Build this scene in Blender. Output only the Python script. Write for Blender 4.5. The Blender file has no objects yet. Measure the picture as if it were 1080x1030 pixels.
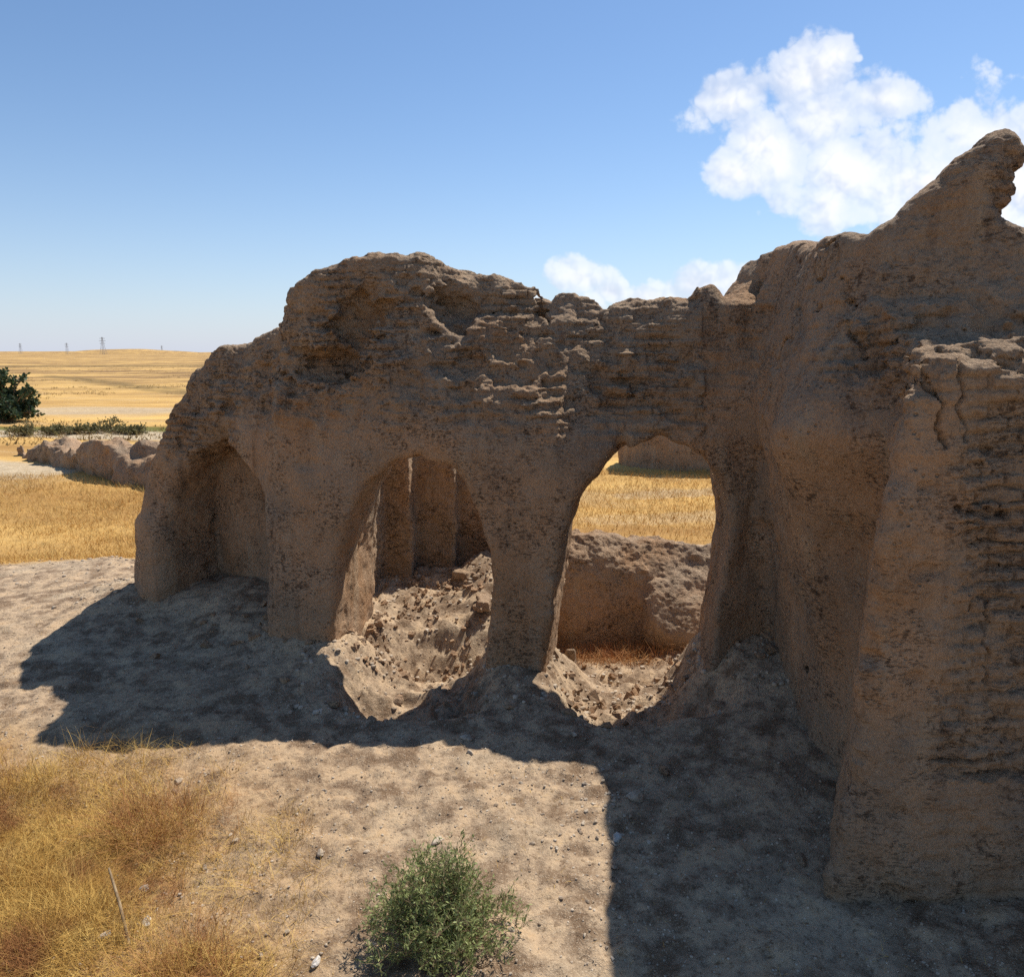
import bpy, math, random
import numpy as np
from mathutils import Vector
R = math.radians
scene = bpy.context.scene

# ------------------------------------------------------------------ camera
CAM_H, FPX, PITCH = 3.0, 800.0, R(10.13)
cam_d = bpy.data.cameras.new('camera'); cam = bpy.data.objects.new('camera', cam_d)
scene.collection.objects.link(cam); scene.camera = cam
cam.location = (0, 0, CAM_H); cam.rotation_euler = (R(90) - PITCH, 0, 0)
cam_d.sensor_width = 36; cam_d.lens = FPX / 1080 * 36
cam_d.clip_start = 0.05; cam_d.clip_end = 20000

_c, _s = math.cos(PITCH), math.sin(PITCH)
def at(px, py, Y):
    a = (px - 540) / FPX; b = (515 - py) / FPX
    y = _c + b * _s; z = -_s + b * _c
    return (a / y * Y, Y, CAM_H + z / y * Y)

# ------------------------------------------------------------------ light
SUN_K = np.array([-0.455, -0.55])           # shadow offset on level ground per metre of height
sun_elev = math.atan(1 / np.hypot(*SUN_K))
sun_az = math.atan2(-SUN_K[0], -SUN_K[1])  # from +y towards +x
sd = bpy.data.lights.new('sun', 'SUN'); sd.energy = 5.0; sd.angle = R(0.53); sd.color = (1.0, 0.965, 0.91)
sun = bpy.data.objects.new('sun', sd); scene.collection.objects.link(sun)
dirv = Vector((math.sin(sun_az) * math.cos(sun_elev), math.cos(sun_az) * math.cos(sun_elev), math.sin(sun_elev)))
sun.rotation_euler = dirv.to_track_quat('Z', 'Y').to_euler(); sun.location = (30, 30, 40)

scene.view_settings.view_transform = 'Standard'; scene.view_settings.look = 'None'
scene.view_settings.exposure = 0.28; scene.view_settings.gamma = 1
scene.cycles.use_denoising = False
scene.cycles.max_bounces = 6; scene.cycles.diffuse_bounces = 3; scene.cycles.volume_bounces = 0

class NT:
    """small node helper"""
    def __init__(s, tree): s.t = tree; s.n = tree.nodes; s.l = tree.links
    def node(s, typ, **kw):
        n = s.n.new(typ)
        for k, v in kw.items(): setattr(n, k, v)
        return n
    def put(s, sock, v):
        if isinstance(v, bpy.types.NodeSocket): s.l.new(v, sock)
        elif isinstance(v, (tuple, list)) and len(v) == 3 and sock.type == 'RGBA': sock.default_value = (*v, 1)
        else: sock.default_value = v
    def math(s, op, a, b=0.0, c=None, clamp=False):
        n = s.node('ShaderNodeMath', operation=op, use_clamp=clamp)
        s.put(n.inputs[0], a); s.put(n.inputs[1], b)
        if c is not None: s.put(n.inputs[2], c)
        return n.outputs[0]
    def mix(s, f, a, b, mode='MIX'):
        n = s.node('ShaderNodeMix', data_type='RGBA', blend_type=mode)
        s.put(n.inputs[0], f); s.put(n.inputs[6], a); s.put(n.inputs[7], b)
        return n.outputs[2]
    def noise(s, vec, scale, detail=4, rough=0.55, dist=0.0, typ='FBM'):
        n = s.node('ShaderNodeTexNoise'); n.noise_dimensions = '3D'
        s.put(n.inputs['Vector'], vec); n.inputs['Scale'].default_value = scale
        n.inputs['Detail'].default_value = detail; n.inputs['Roughness'].default_value = rough
        n.inputs['Distortion'].default_value = dist
        return n.outputs[0]
    def ramp(s, f, stops, interp='LINEAR'):
        n = s.node('ShaderNodeValToRGB'); cr = n.color_ramp; cr.interpolation = interp
        while len(cr.elements) > 1: cr.elements.remove(cr.elements[0])
        cr.elements[0].position = stops[0][0]; c0 = stops[0][1]
        cr.elements[0].color = (*c0, 1) if not isinstance(c0, float) else (c0, c0, c0, 1)
        for p, c in stops[1:]:
            e = cr.elements.new(p); e.color = (*c, 1) if not isinstance(c, float) else (c, c, c, 1)
        s.put(n.inputs[0], f); return n.outputs[0]
    def step(s, f, a, b):
        n = s.node('ShaderNodeMapRange'); n.interpolation_type = 'SMOOTHSTEP'
        s.put(n.inputs[0], f); n.inputs[1].default_value = a; n.inputs[2].default_value = b
        n.inputs[3].default_value = 0; n.inputs[4].default_value = 1
        return n.outputs[0]
    def mapping(s, vec, scale=(1, 1, 1), loc=(0, 0, 0), rot=(0, 0, 0)):
        n = s.node('ShaderNodeMapping'); s.put(n.inputs[0], vec)
        n.inputs[1].default_value = loc; n.inputs[2].default_value = rot; n.inputs[3].default_value = scale
        return n.outputs[0]

world = bpy.data.worlds.new('World'); scene.world = world; world.use_nodes = True
W = NT(world.node_tree); W.n.clear()
sky = W.node('ShaderNodeTexSky', sky_type='NISHITA', sun_disc=False)
sky.sun_elevation = sun_elev; sky.sun_rotation = sun_az
sky.altitude = 0; sky.air_density = 1.0; sky.dust_density = 0.15; sky.ozone_density = 4.5
tc = W.node('ShaderNodeTexCoord')
sep = W.node('ShaderNodeSeparateXYZ'); W.l.new(tc.outputs['Generated'], sep.inputs[0])
dx, dy, dz = sep.outputs
yy = W.math('MAXIMUM', dy, 0.05)
U = W.math('DIVIDE', dx, yy); V = W.math('DIVIDE', dz, yy)
comb = W.node('ShaderNodeCombineXYZ'); W.l.new(U, comb.inputs[0]); W.l.new(V, comb.inputs[1])
uv = comb.outputs[0]
# cloud banks: ellipses in direction space (u = x/y, v = z/y), (cx, cy, rx, ry, angle, weight)
CL = [(770,108,52,30,-20,1),(800,150,70,36,20,1),(850,85,52,34,-30,1),(880,62,26,16,-20,.8),(775,182,42,24,10,1),
      (880,125,80,50,-10,1),(925,105,55,24,5,1),(905,175,85,62,0,1),(870,215,60,34,0,.85),(960,195,80,60,0,1),
      (1040,145,80,38,-10,1),(1080,190,120,80,0,1),(1180,150,120,60,0,1),(905,62,9,6,0,.55),
      (612,292,38,22,0,.95),(645,308,40,16,0,.85),(680,312,60,16,0,1),(735,305,75,26,-8,1),(700,318,70,20,0,.9),(800,310,90,36,0,1),(565,312,40,9,0,.5)]
den = None
for px, py, rx, ry, ang, w in CL:
    x, y, z = at(px, py, 1.0); z -= CAM_H
    sc_ = 1 / FPX * (1 + z * 0.15) * 1.05
    m = W.node('ShaderNodeMapping', vector_type='TEXTURE')
    W.l.new(uv, m.inputs[0]); m.inputs[1].default_value = (x, z, 0)
    m.inputs[2].default_value = (0, 0, -R(ang)); m.inputs[3].default_value = (rx * sc_, ry * sc_, 1)
    ln = W.node('ShaderNodeVectorMath', operation='LENGTH'); W.l.new(m.outputs[0], ln.inputs[0])
    v = W.math('MULTIPLY', W.math('SUBTRACT', 1.30, ln.outputs['Value']), w)
    den = v if den is None else W.math('MAXIMUM', den, v)
world.cycles.sample_map_resolution = 256; world.cycles.sampling_method = 'MANUAL'
def billow(vec):
    r = None
    for sc_, a, det in ((7, .62, 0), (16, .36, 0), (38, .26, 2)):
        v = W.math('MULTIPLY', W.math('ABSOLUTE', W.math('SUBTRACT', W.noise(vec, sc_, det, .5), .5)), 2.6 * a)
        r = v if r is None else W.math('ADD', r, v)
    return W.math('SUBTRACT', r, .42)
fb = W.math('SUBTRACT', W.noise(uv, 9, 7, .62), .5)
n1 = W.math('ADD', billow(uv), W.math('MULTIPLY', fb, 1.5))
nof = W.math('ADD', billow(W.mapping(uv, loc=(0.006, 0.011, 0))), W.math('MULTIPLY', fb, 1.5))
n2 = W.noise(W.mapping(uv, loc=(3.1, 1.7, 0)), 3.2, 3, 0.5)
den = W.math('ADD', W.math('SUBTRACT', den, .16), W.math('MULTIPLY', n1, 1.15))
alpha = W.step(den, 0.0, 0.30)
thick = W.step(den, 0.2, 1.1)
relief = W.math('SUBTRACT', n1, nof)
sh = W.step(W.math('ADD', W.math('MULTIPLY', relief, 1.4), W.math('MULTIPLY', n2, 0.8)), 0.05, 0.60)
ccol = W.mix(sh, (5.6, 6.1, 7.2), (7.9, 8.0, 8.2))
alpha = W.math('MULTIPLY', alpha, W.math('ADD', 0.62, W.math('MULTIPLY', thick, 0.36)))
fwd = W.step(dy, 0.05, 0.2)
alpha = W.math('MULTIPLY', alpha, fwd)
hs = W.node('ShaderNodeHueSaturation'); hs.inputs['Saturation'].default_value = 1.04; hs.inputs['Value'].default_value = 1.0
W.l.new(sky.outputs[0], hs.inputs['Color'])
hz_ = W.math('POWER', W.math('SUBTRACT', 1.0, W.math('ABSOLUTE', dz), clamp=True), 9.0)
skyc = W.mix(W.math('MULTIPLY', hz_, .8), hs.outputs[0], (4.6, 5.1, 6.5))
bg = W.node('ShaderNodeBackground'); bg.inputs[1].default_value = 0.108
W.l.new(W.mix(alpha, skyc, ccol), bg.inputs[0])
wo = W.node('ShaderNodeOutputWorld'); W.l.new(bg.outputs[0], wo.inputs[0])

# ------------------------------------------------------------------ numpy noise
_rng = np.random.default_rng(7)
_TX = _rng.random((64, 64, 64), dtype=np.float32) * 2 - 1
def vnoise(x, y, z):
    """smooth value noise, -1..1"""
    def sp(a):
        a = np.asarray(a, dtype=np.float32); i = np.floor(a); f = a - i
        return i.astype(np.int32) & 63, f * f * (3 - 2 * f)
    xi, xf = sp(x); yi, yf = sp(y); zi, zf = sp(z)
    x1 = (xi + 1) & 63; y1 = (yi + 1) & 63; z1 = (zi + 1) & 63
    T = _TX
    a = T[xi, yi, zi]; a = a + (T[x1, yi, zi] - a) * xf
    b = T[xi, y1, zi]; b = b + (T[x1, y1, zi] - b) * xf
    c = T[xi, yi, z1]; c = c + (T[x1, yi, z1] - c) * xf
    d = T[xi, y1, z1]; d = d + (T[x1, y1, z1] - d) * xf
    a = a + (b - a) * yf; c = c + (d - c) * yf
    return a + (c - a) * zf
def fbm(x, y, z, s, oc=3, gain=0.5, seed=0.0):
    r = 0; a = 1.0; t = 0
    for k in range(oc):
        r = r + a * vnoise(x * s + seed + 11.3 * k, y * s - seed * 1.7 + 5.1 * k, z * s + seed * 0.7 + 7.7 * k); t += a
        a *= gain; s *= 2.07
    return r / t
def smin(a, b, k):
    h = np.clip(0.5 + 0.5 * (b - a) / k, 0, 1); return b + (a - b) * h - k * h * (1 - h)
def smax(a, b, k): return -smin(-a, -b, k)
def sstep(x, a, b):
    t = np.clip((x - a) / (b - a), 0, 1); return t * t * (3 - 2 * t)

# ------------------------------------------------------------------ signed distance pieces
def polyinfo(x, y, P):
    """nearest point on a polyline P[(x, y, attr...)] -> distance, side (+ = right of travel), interpolated attrs"""
    if x.ndim == 3 and x.shape[2] > 1: x = x[:, :, :1]; y = y[:, :, :1]      # same for every height
    P = np.asarray(P, dtype=np.float32); na = P.shape[1] - 2
    best = np.full(x.shape, 1e9, np.float32); side = np.zeros(x.shape, np.float32)
    att = [np.zeros(x.shape, np.float32) for _ in range(na)]
    for A, B in zip(P[:-1], P[1:]):
        dx_, dy_ = B[0] - A[0], B[1] - A[1]; L2 = dx_ * dx_ + dy_ * dy_
        t = np.clip(((x - A[0]) * dx_ + (y - A[1]) * dy_) / L2, 0, 1)
        ex = x - (A[0] + t * dx_); ey = y - (A[1] + t * dy_)
        d = np.sqrt(ex * ex + ey * ey); m = d < best
        best = np.where(m, d, best); side = np.where(m, np.sign(ex * dy_ - ey * dx_), side)
        for k in range(na): att[k] = np.where(m, A[2 + k] + t * (B[2 + k] - A[2 + k]), att[k])
    return best, side, att
def box(x, y, z, c, h, yaw=0.0, r=0.1, batter=0.0):
    ca, sa = math.cos(yaw), math.sin(yaw)
    X = (x - c[0]) * ca + (y - c[1]) * sa; Y = -(x - c[0]) * sa + (y - c[1]) * ca; Z = z - c[2]
    g = batter * (Z + h[2])
    qx = np.abs(X) - (h[0] - r) + g; qy = np.abs(Y) - (h[1] - r) + g; qz = np.abs(Z) - (h[2] - r)
    o = np.sqrt(np.maximum(qx, 0) ** 2 + np.maximum(qy, 0) ** 2 + np.maximum(qz, 0) ** 2)
    return o + np.minimum(np.maximum(qx, np.maximum(qy, qz)), 0) - r
def ell(x, y, z, c, r):
    k = np.sqrt(((x - c[0]) / r[0]) ** 2 + ((y - c[1]) / r[1]) ** 2 + ((z - c[2]) / r[2]) ** 2)
    return (k - 1) * min(r)
def capsule(x, y, z, a, b, ra, rb):
    a = np.array(a); b = np.array(b); d = b - a; L2 = float(d @ d)
    t = np.clip(((x - a[0]) * d[0] + (y - a[1]) * d[1] + (z - a[2]) * d[2]) / L2, 0, 1)
    return np.sqrt((x - a[0] - t * d[0]) ** 2 + (y - a[1] - t * d[1]) ** 2 + (z - a[2] - t * d[2]) ** 2) - (ra + (rb - ra) * t)
def arch(x, y, z, c, yaw, hw, spring, rise, lean, b0, b1, z0=-1.0, splay=0.0, px=2.1):
    """an arch shaped tunnel through a wall; c on the front face"""
    ca, sa = math.cos(yaw), math.sin(yaw)
    A = (x - c[0]) * ca + (y - c[1]) * sa; B = -(x - c[0]) * sa + (y - c[1]) * ca
    A = A - lean * z
    zz = np.maximum(z - spring, 0) / rise; w = hw - splay * B
    e = (((np.abs(A) / w) ** px + zz ** px) ** (1 / px) - 1) * min(hw, rise)
    prof = np.where(z > spring, e, np.abs(A) - w)
    prof = prof + .018 * fbm(x, y, z, 2.6, 2, seed=91) + .014 * vnoise(x * 9, y * 9, z * 9) * sstep(z, spring - .5, spring + .5)
    prof = np.maximum(prof, z0 - z)
    return np.maximum(prof, np.maximum(b0 - B, B - b1))

# ------------------------------------------------------------------ surface nets
def surface_nets(fn, lo, hi, h, band=0.55, blk=24):
    lo = np.array(lo, float); n = np.ceil((np.array(hi) - lo) / h).astype(int) + 1
    n = ((n - 1) // blk + 1) * blk + 1
    F = np.ones(n, np.float32)
    nb = (n - 1) // blk
    ci = [lo[a] + (np.arange(nb[a]) + 0.5) * blk * h for a in range(3)]
    cx, cy, cz = np.meshgrid(*ci, indexing='ij')
    fc = fn(cx.astype(np.float32), cy.astype(np.float32), cz.astype(np.float32))
    ext = blk * h * 0.87 + band
    for i in range(nb[0]):
        for j in range(nb[1]):
            for k in range(nb[2]):
                sl = tuple(slice(q * blk, q * blk + blk + 1) for q in (i, j, k))
                if abs(fc[i, j, k]) > ext * 1.25:
                    if fc[i, j, k] < 0: F[sl] = -1
                    continue
    for i in range(nb[0]):
        for j in range(nb[1]):
            act = [k for k in range(nb[2]) if abs(fc[i, j, k]) <= ext * 1.25]
            if not act: continue
            for k in act:
                sl = tuple(slice(q * blk, q * blk + blk + 1) for q in (i, j, k))
                g = [(lo[a] + np.arange(s_.start, s_.stop) * h).astype(np.float32) for a, s_ in enumerate(sl)]
                X, Y, Z = np.meshgrid(*g, indexing='ij')
                F[sl] = fn(X, Y, Z)
    S = F < 0
    c = np.zeros(tuple(n - 1), np.int8)
    for a in (0, 1):
        for b in (0, 1):
            for d in (0, 1): c += S[a:n[0] - 1 + a, b:n[1] - 1 + b, d:n[2] - 1 + d]
    active = (c > 0) & (c < 8)
    idx = np.argwhere(active); vid = np.full(active.shape, -1, np.int32); vid[active] = np.arange(len(idx))
    acc = np.zeros((len(idx), 3)); cnt = np.zeros(len(idx))
    corners = {}
    for a in (0, 1):
        for b in (0, 1):
            for d in (0, 1): corners[a, b, d] = F[idx[:, 0] + a, idx[:, 1] + b, idx[:, 2] + d]
    for p in corners:
        for ax in range(3):
            if p[ax]: continue
            q = list(p); q[ax] = 1; f0 = corners[p]; f1 = corners[tuple(q)]
            m = (f0 < 0) != (f1 < 0); t = np.where(m, f0 / np.where(m, f0 - f1, 1), 0)
            pos = np.array(p, float)[None].repeat(len(idx), 0); pos[:, ax] += t
            acc += pos * m[:, None]; cnt += m
    V_ = lo + (idx + acc / cnt[:, None]) * h
    quads = []
    for ax in range(3):
        u, v = (ax + 1) % 3, (ax + 2) % 3
        s0 = np.take(S, range(n[ax] - 1), ax); s1 = np.take(S, range(1, n[ax]), ax)
        e = np.argwhere(s0 != s1)
        e = e[(e[:, u] > 0) & (e[:, v] > 0) & (e[:, u] < n[u] - 1) & (e[:, v] < n[v] - 1)]
        flip = ~S[e[:, 0], e[:, 1], e[:, 2]]
        def g(du, dv):
            q = e.copy(); q[:, u] -= du; q[:, v] -= dv; return vid[q[:, 0], q[:, 1], q[:, 2]]
        Q = np.stack([g(1, 1), g(0, 1), g(0, 0), g(1, 0)], 1)
        Q[flip] = Q[flip][:, ::-1]; quads.append(Q)
    Q = np.concatenate(quads); Q = Q[(Q >= 0).all(1)]
    return V_, Q

def split_quads(V_, Q):
    """one level of midpoint subdivision"""
    E = np.concatenate([Q[:, [0, 1]], Q[:, [1, 2]], Q[:, [2, 3]], Q[:, [3, 0]]])
    key = np.sort(E, 1); uniq, inv = np.unique(key[:, 0].astype(np.int64) * len(V_) + key[:, 1], return_inverse=True)
    inv = inv.reshape(-1)
    a, b = uniq // len(V_), uniq % len(V_); em = (V_[a] + V_[b]) / 2; fm = V_[Q].mean(1)
    nV, nE, nQ = len(V_), len(em), len(Q); ei = inv.reshape(4, nQ) + nV; fi = np.arange(nQ) + nV + nE
    out = [np.stack([Q[:, k], ei[k], fi, ei[(k + 3) % 4]], 1) for k in range(4)]
    V2 = np.concatenate([V_, em, fm])
    # one light smoothing of the whole mesh keeps the surface round
    return V2, np.concatenate(out)

def normals(V_, Q):
    d1 = V_[Q[:, 2]] - V_[Q[:, 0]]; d2 = V_[Q[:, 3]] - V_[Q[:, 1]]; N = np.cross(d1, d2)
    out = np.zeros_like(V_)
    for k in range(4):
        for a in range(3): out[:, a] += np.bincount(Q[:, k], N[:, a], len(V_))
    return out / np.maximum(np.linalg.norm(out, axis=1), 1e-9)[:, None]

def mesh_from(name, V_, Fc, smooth=True, attrs=None):
    """Fc: (n, k) faces of constant size"""
    me = bpy.data.meshes.new(name); k = Fc.shape[1]
    me.vertices.add(len(V_)); me.vertices.foreach_set('co', np.ascontiguousarray(V_, np.float32).ravel())
    me.loops.add(Fc.size); me.loops.foreach_set('vertex_index', np.ascontiguousarray(Fc, np.int32).ravel())
    me.polygons.add(len(Fc)); me.polygons.foreach_set('loop_start', np.arange(0, Fc.size, k, dtype=np.int32))
    me.update(calc_edges=True)
    me.polygons.foreach_set('use_smooth', np.full(len(Fc), smooth)); me.validate()
    for an, arr in (attrs or {}).items():
        at_ = me.attributes.new(an, 'FLOAT', 'POINT'); at_.data.foreach_set('value', np.ascontiguousarray(arr, np.float32))
    return me

def link(name, me, mat=None, parent=None, loc=None):
    o = bpy.data.objects.new(name, me); scene.collection.objects.link(o)
    if mat: me.materials.append(mat)
    if parent: o.parent = parent
    if loc is not None: o.location = loc
    return o
def tag(o, label=None, cat=None, group=None, kind=None):
    if label: o['label'] = label
    if cat: o['category'] = cat
    if group: o['group'] = group
    if kind: o['kind'] = kind
    return o
def empty(name, loc=(0, 0, 0)):
    o = bpy.data.objects.new(name, None); scene.collection.objects.link(o); o.location = loc; return o
def sub_mesh(V_, Q, sel, attrs, origin):
    q = Q[sel]; used = np.unique(q); mp = np.full(len(V_), -1, np.int32); mp[used] = np.arange(len(used))
    return V_[used] - np.array(origin), mp[q], {k: a[used] for k, a in attrs.items()}

# ------------------------------------------------------------------ ruin geometry
# crest line of the arcade wall: (picture x, picture y, distance, front slope)
CR = [(150,545,8.6,4),(157,505,8.6,4),(172,470,8.5,4),(186,428,8.45,3.5),(205,400,8.4,3),(232,374,8.2,3),(268,357,8.05,3.5),(300,345,7.85,4),(308,333,7.7,6),(315,303,7.5,8),(326,290,7.46,8),
      (348,282,7.46,6),(400,273,7.5,3.6),(440,277,7.6,2.2),(500,290,7.75,1.7),(560,308,7.72,1.45),(610,315,7.65,1.45),(680,326,7.45,1.8),(735,331,7.25,2.4),
      (772,322,7.12,3.5)]
CREST = [(*at(px, py, Y), k) for px, py, Y, k in CR]
CREST += [(3.2, 7.5, 3.3, 3.0)]
# foot print of the arcade wall: centre line and half thickness
FOOT = [(-4.02,9.02,.50),(-3.32,8.72,.56),(-2.15,7.86,.62),(-1.6,7.58,.56),(-.05,7.2,.55),(.45,7.08,.53),(1.65,7.0,.52),(2.3,7.25,.5),(3.3,7.4,.5)]
RG = [(735,338,7.3),(766,324,7.35),(784,300,7.45),(798,280,7.5),(830,264,7.35),(852,261,6.9),(870,260,6.25),(890,257,5.6),(912,252,5.25),(935,246,5.15),(965,240,5.05),(1000,240,4.95),(1046,246,4.84),(1075,256,4.8)]
RIDGE = [at(*q) for q in RG] + [(3.6,4.7,3.8),(4.3,4.6,4.15),(5.6,3.9,4.3)]

def front_wall(x, y, z):
    d, side, (half,) = polyinfo(x, y, FOOT)
    dc, sc_, (cx_z, kf) = polyinfo(x, y, CREST)[0:3]
    kk = np.where(sc_ > 0, kf, 2.2)
    zw = z + .05 * vnoise(x * 1.3, y * 1.3, z * .6) + .02 * vnoise(x * 6, y * 6, z * 2)
    hs_ = .105; c = zw / hs_; fr = c - np.floor(c)
    br = vnoise(np.floor(x / .24 + np.floor(c) * .5) * 3.7, np.floor(c) * 5.3, y * 0 + 2.2) * .05
    gate = sstep(vnoise(x * 1.7 + 40, y * 1.7, z * 1.7), -.55, .05) * sstep(z, 1.9, 2.3) * sstep(dc, .14, .38)
    z = z + gate * ((sstep(fr, .62, .98) - fr) * hs_ * 0.95 + br)
    body = d - half - 0.06 * np.clip(1.6 - z, -0.5, 2.0)
    cx_z = cx_z + .05
    top = smax(z - cx_z, (z - cx_z + kk * (dc - .15)) / np.sqrt(1 + kk ** 2), .10)
    return smax(body, top, 0.16)
def side_wall(x, y, z):
    P = [(2.6,7.45,.35),(3.1,6.75,.45),(3.1,5.9,.50),(3.2,5.0,.5),(3.9,4.6,.55),(4.9,3.9,.6),(5.6,3.1,.6)]
    d, side, (half,) = polyinfo(x, y, P)
    dc, sc_, (rz,) = polyinfo(x, y, RIDGE)[0:3]
    ws = sstep(5.65 - y, 0, .9); kf = 4.2 - 2.1 * ws
    lower = smax(d - half + 0.02 * np.clip(z, 0, 4), z - 2.7, 0.3)
    ridge = smax(smax(z - rz - .03, (z - rz - .03 + kf * (dc - .16)) / np.sqrt(1 + kf * kf), .10), dc - .10 - .40 * sstep(z, .4, 3.0) - .35 * ws * sstep(z, 1.5, 2.8), 0.06)
    return smin(lower, ridge, 0.55)
def block(x, y, z):
    b = box(x, y, z, (3.50, 4.55, 1.0), (1.93, 0.93, 2.05), 0.0, 0.14, 0.035)
    # eroded sloping shoulder at the left of its top, rising to the ridge behind
    sl = (z - (2.92 + 0.33 * np.clip(y - 3.7, 0, 2) - 0.5 * np.clip(2.15 - x, 0, 1) + 0.10 * np.sin(x * 3.1 + 1) + .16 * np.clip(x - 2.3, 0, 1) + .22 * fbm(x, y, z * 0, 2.6, 3, .6, seed=17))) * 0.8
    b = smax(b, (y - 3.66) * .46 - (x - 1.66 - .075 * np.clip(z, 0, 3)) * .888, .16)
    return smax(b, sl, 0.12)
def ruin_base(x, y, z):
    f = front_wall(x, y, z)
    f = smin(f, side_wall(x, y, z), 0.22)
    f = smin(f, block(x, y, z), 0.34)
    # pinnacle leaning out at the end of the ridge
    a = at(950, 268, 5.05); b = at(990, 236, 4.98); c = at(1030, 190, 4.88); d = at(1053, 159, 4.82)
    f = smin(f, capsule(x, y, z, a, b, .16, .21), 0.15)
    f = smin(f, capsule(x, y, z, b, c, .21, .185), 0.08)
    f = smin(f, capsule(x, y, z, c, d, .185, .115), 0.05)
    f = smin(f, ell(x, y, z, at(747, 326, 7.15), (.13, .14, .20)), 0.06)          # lump on the saddle
    f = smin(f, ell(x, y, z, at(570, 330, 7.7), (.20, .16, .14)), 0.08)
    # left pier stands a little proud
    f = smin(f, box(x, y, z, (-2.02, 7.52, 0.7), (.30, .42, 1.9), -0.38, .12, .03), 0.25)
    # openings
    # left end pier
    f = smin(f, box(x, y, z, (-3.92, 8.66, 0.2), (.32, .5, 1.0), -0.6, .2, .05), 0.2)
    f = smax(f, -arch(x, y, z, (-.98, 6.85), -0.11, .76, .62, 1.47, .05, -2, 3.0), 0.10)
    f = smax(f, -arch(x, y, z, (1.01, 6.5), -0.17, .71, 1.22, 1.04, .12, -2, 2.6), 0.09)
    f = smax(f, -arch(x, y, z, (-3.08, 7.95), -0.59, .88, .98, 1.05, 0, -1.5, .50), 0.10)
    # erosion hollows
    f = smax(f, -ell(x, y, z, at(385, 345, 7.35), (.26, .22, .30)), 0.16)
    f = smax(f, -ell(x, y, z, at(360, 385, 7.3), (.40, .18, .13)), 0.10)
    f = smax(f, -ell(x, y, z, at(480, 322, 7.3), (.33, .25, .17)), 0.10)
    f = smax(f, -ell(x, y, z, at(500, 380, 7.0), (.32, .13, .10)), 0.08)
    f = smax(f, -ell(x, y, z, at(640, 352, 7.0), (.2, .18, .13)), 0.08)
    f = smax(f, -ell(x, y, z, at(850, 480, 6.3), (.22, .3, .55)), 0.2)
    f = smax(f, -ell(x, y, z, at(1010, 310, 4.95), (.10, .15, .10)), 0.06)
    return f
def rough_mask(x, y, z):
    """1 where bare weathered bricks show, 0 where the mud plaster is still smooth"""
    crest = polyinfo(x, y, CREST)[2][0]
    m = sstep(z, 2.15, 2.6)
    m = np.maximum(m, sstep(-x, 2.6, 3.1) * sstep(z, 1.6, 2.2))
    m = np.where(x > 1.7, np.maximum(sstep(z, 2.5, 3.0) * np.where(y > 4.9, .32, .8), sstep(x + .25 * vnoise(x * 0 + 3, y, z * 1.6), 2.05, 2.3) * sstep(4.6 - y, 0, .4) * np.where(z < .75, .3, .9)), m)
    return m
def ruin(x, y, z):
    f = ruin_base(x, y, z)
    near = np.abs(f) < 0.5
    m = rough_mask(x, y, z)
    w = fbm(x, y, z, 1.15, 2, seed=3) * (0.045 + 0.035 * m)
    w = w + fbm(x, y, z, 3.6, 2, seed=9) * (0.022 + 0.045 * m)
    cz_ = np.minimum(np.maximum(polyinfo(x, y, CREST)[2][0] + 0 * z, z * 0), 9); hi_ = np.where((x > 1.9) & (y < 7.6), z * 0 + 3.45, cz_ - .25)
    ca = .42 + .58 * sstep(hi_ + .2 - z, 0, .35)
    r = fbm(x, y, z * 1.6, 9.0, 3, 0.6, seed=21) * ca
    w = w + r * (0.012 + 0.048 * m)
    w = w + .030 * m * ca * sstep(vnoise(x * 7.7, y * 7.7, z * 11 + 8), -.1, .25)
    # gullies running down the plaster
    gl = np.abs(vnoise(x * 2.6 + 3, y * 2.6, z * 0.45 + 9)); w = w + (0.016 * sstep(0.25 - gl, 0, .25)) * (1 - m * .8)
    # deep pits
    p = vnoise(x * 4.1 + 31, y * 4.1, z * 4.1 - 7);
    w = w + 0.10 * sstep(p, .60, .9) * (0.45 + m * .5) * sstep(hi_ - z, 0, .15)
    # cracks
    ck = np.abs(vnoise(x * 1.5 + 7, y * 1.5, z * .55 + 3) + .35 * vnoise(x * 6, y * 6, z * 5))
    cg = sstep(vnoise(x * .9 + 50, y * .9, z * .9), .05, .35)
    w = w + .05 * (1 - sstep(ck, .0, .05)) * cg
    # deep gaps between courses low in the big block
    for (px, py, ln, hh) in ((1050, 550, .16, .020), (1075, 478, .09, .022), (1040, 812, .20, .016), (1068, 832, .18, .020), (925, 565, .015, .07), (908, 610, .015, .06)):
        c = at(px, py, 3.62); w = w + .09 * (1 - sstep(np.sqrt(((x - c[0]) / ln) ** 2 + ((z - c[2] - .05 * vnoise(x * 5, y, z * 2)) / hh) ** 2) + 1.0 * vnoise(x * 19, y * 9, z * 26), .3, 1.3)) * (y < 4.2)
    cb = (y < 4.3) & (x > 1.6)
    w = w + np.where(cb, .028 * fbm(x, y, z * 1.5, 6.0, 3, .65, seed=61) + .045 * sstep(vnoise(x * 4.3, y * 4, z * 9 + 4), .45, .8), 0)
    return f + w

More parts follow.
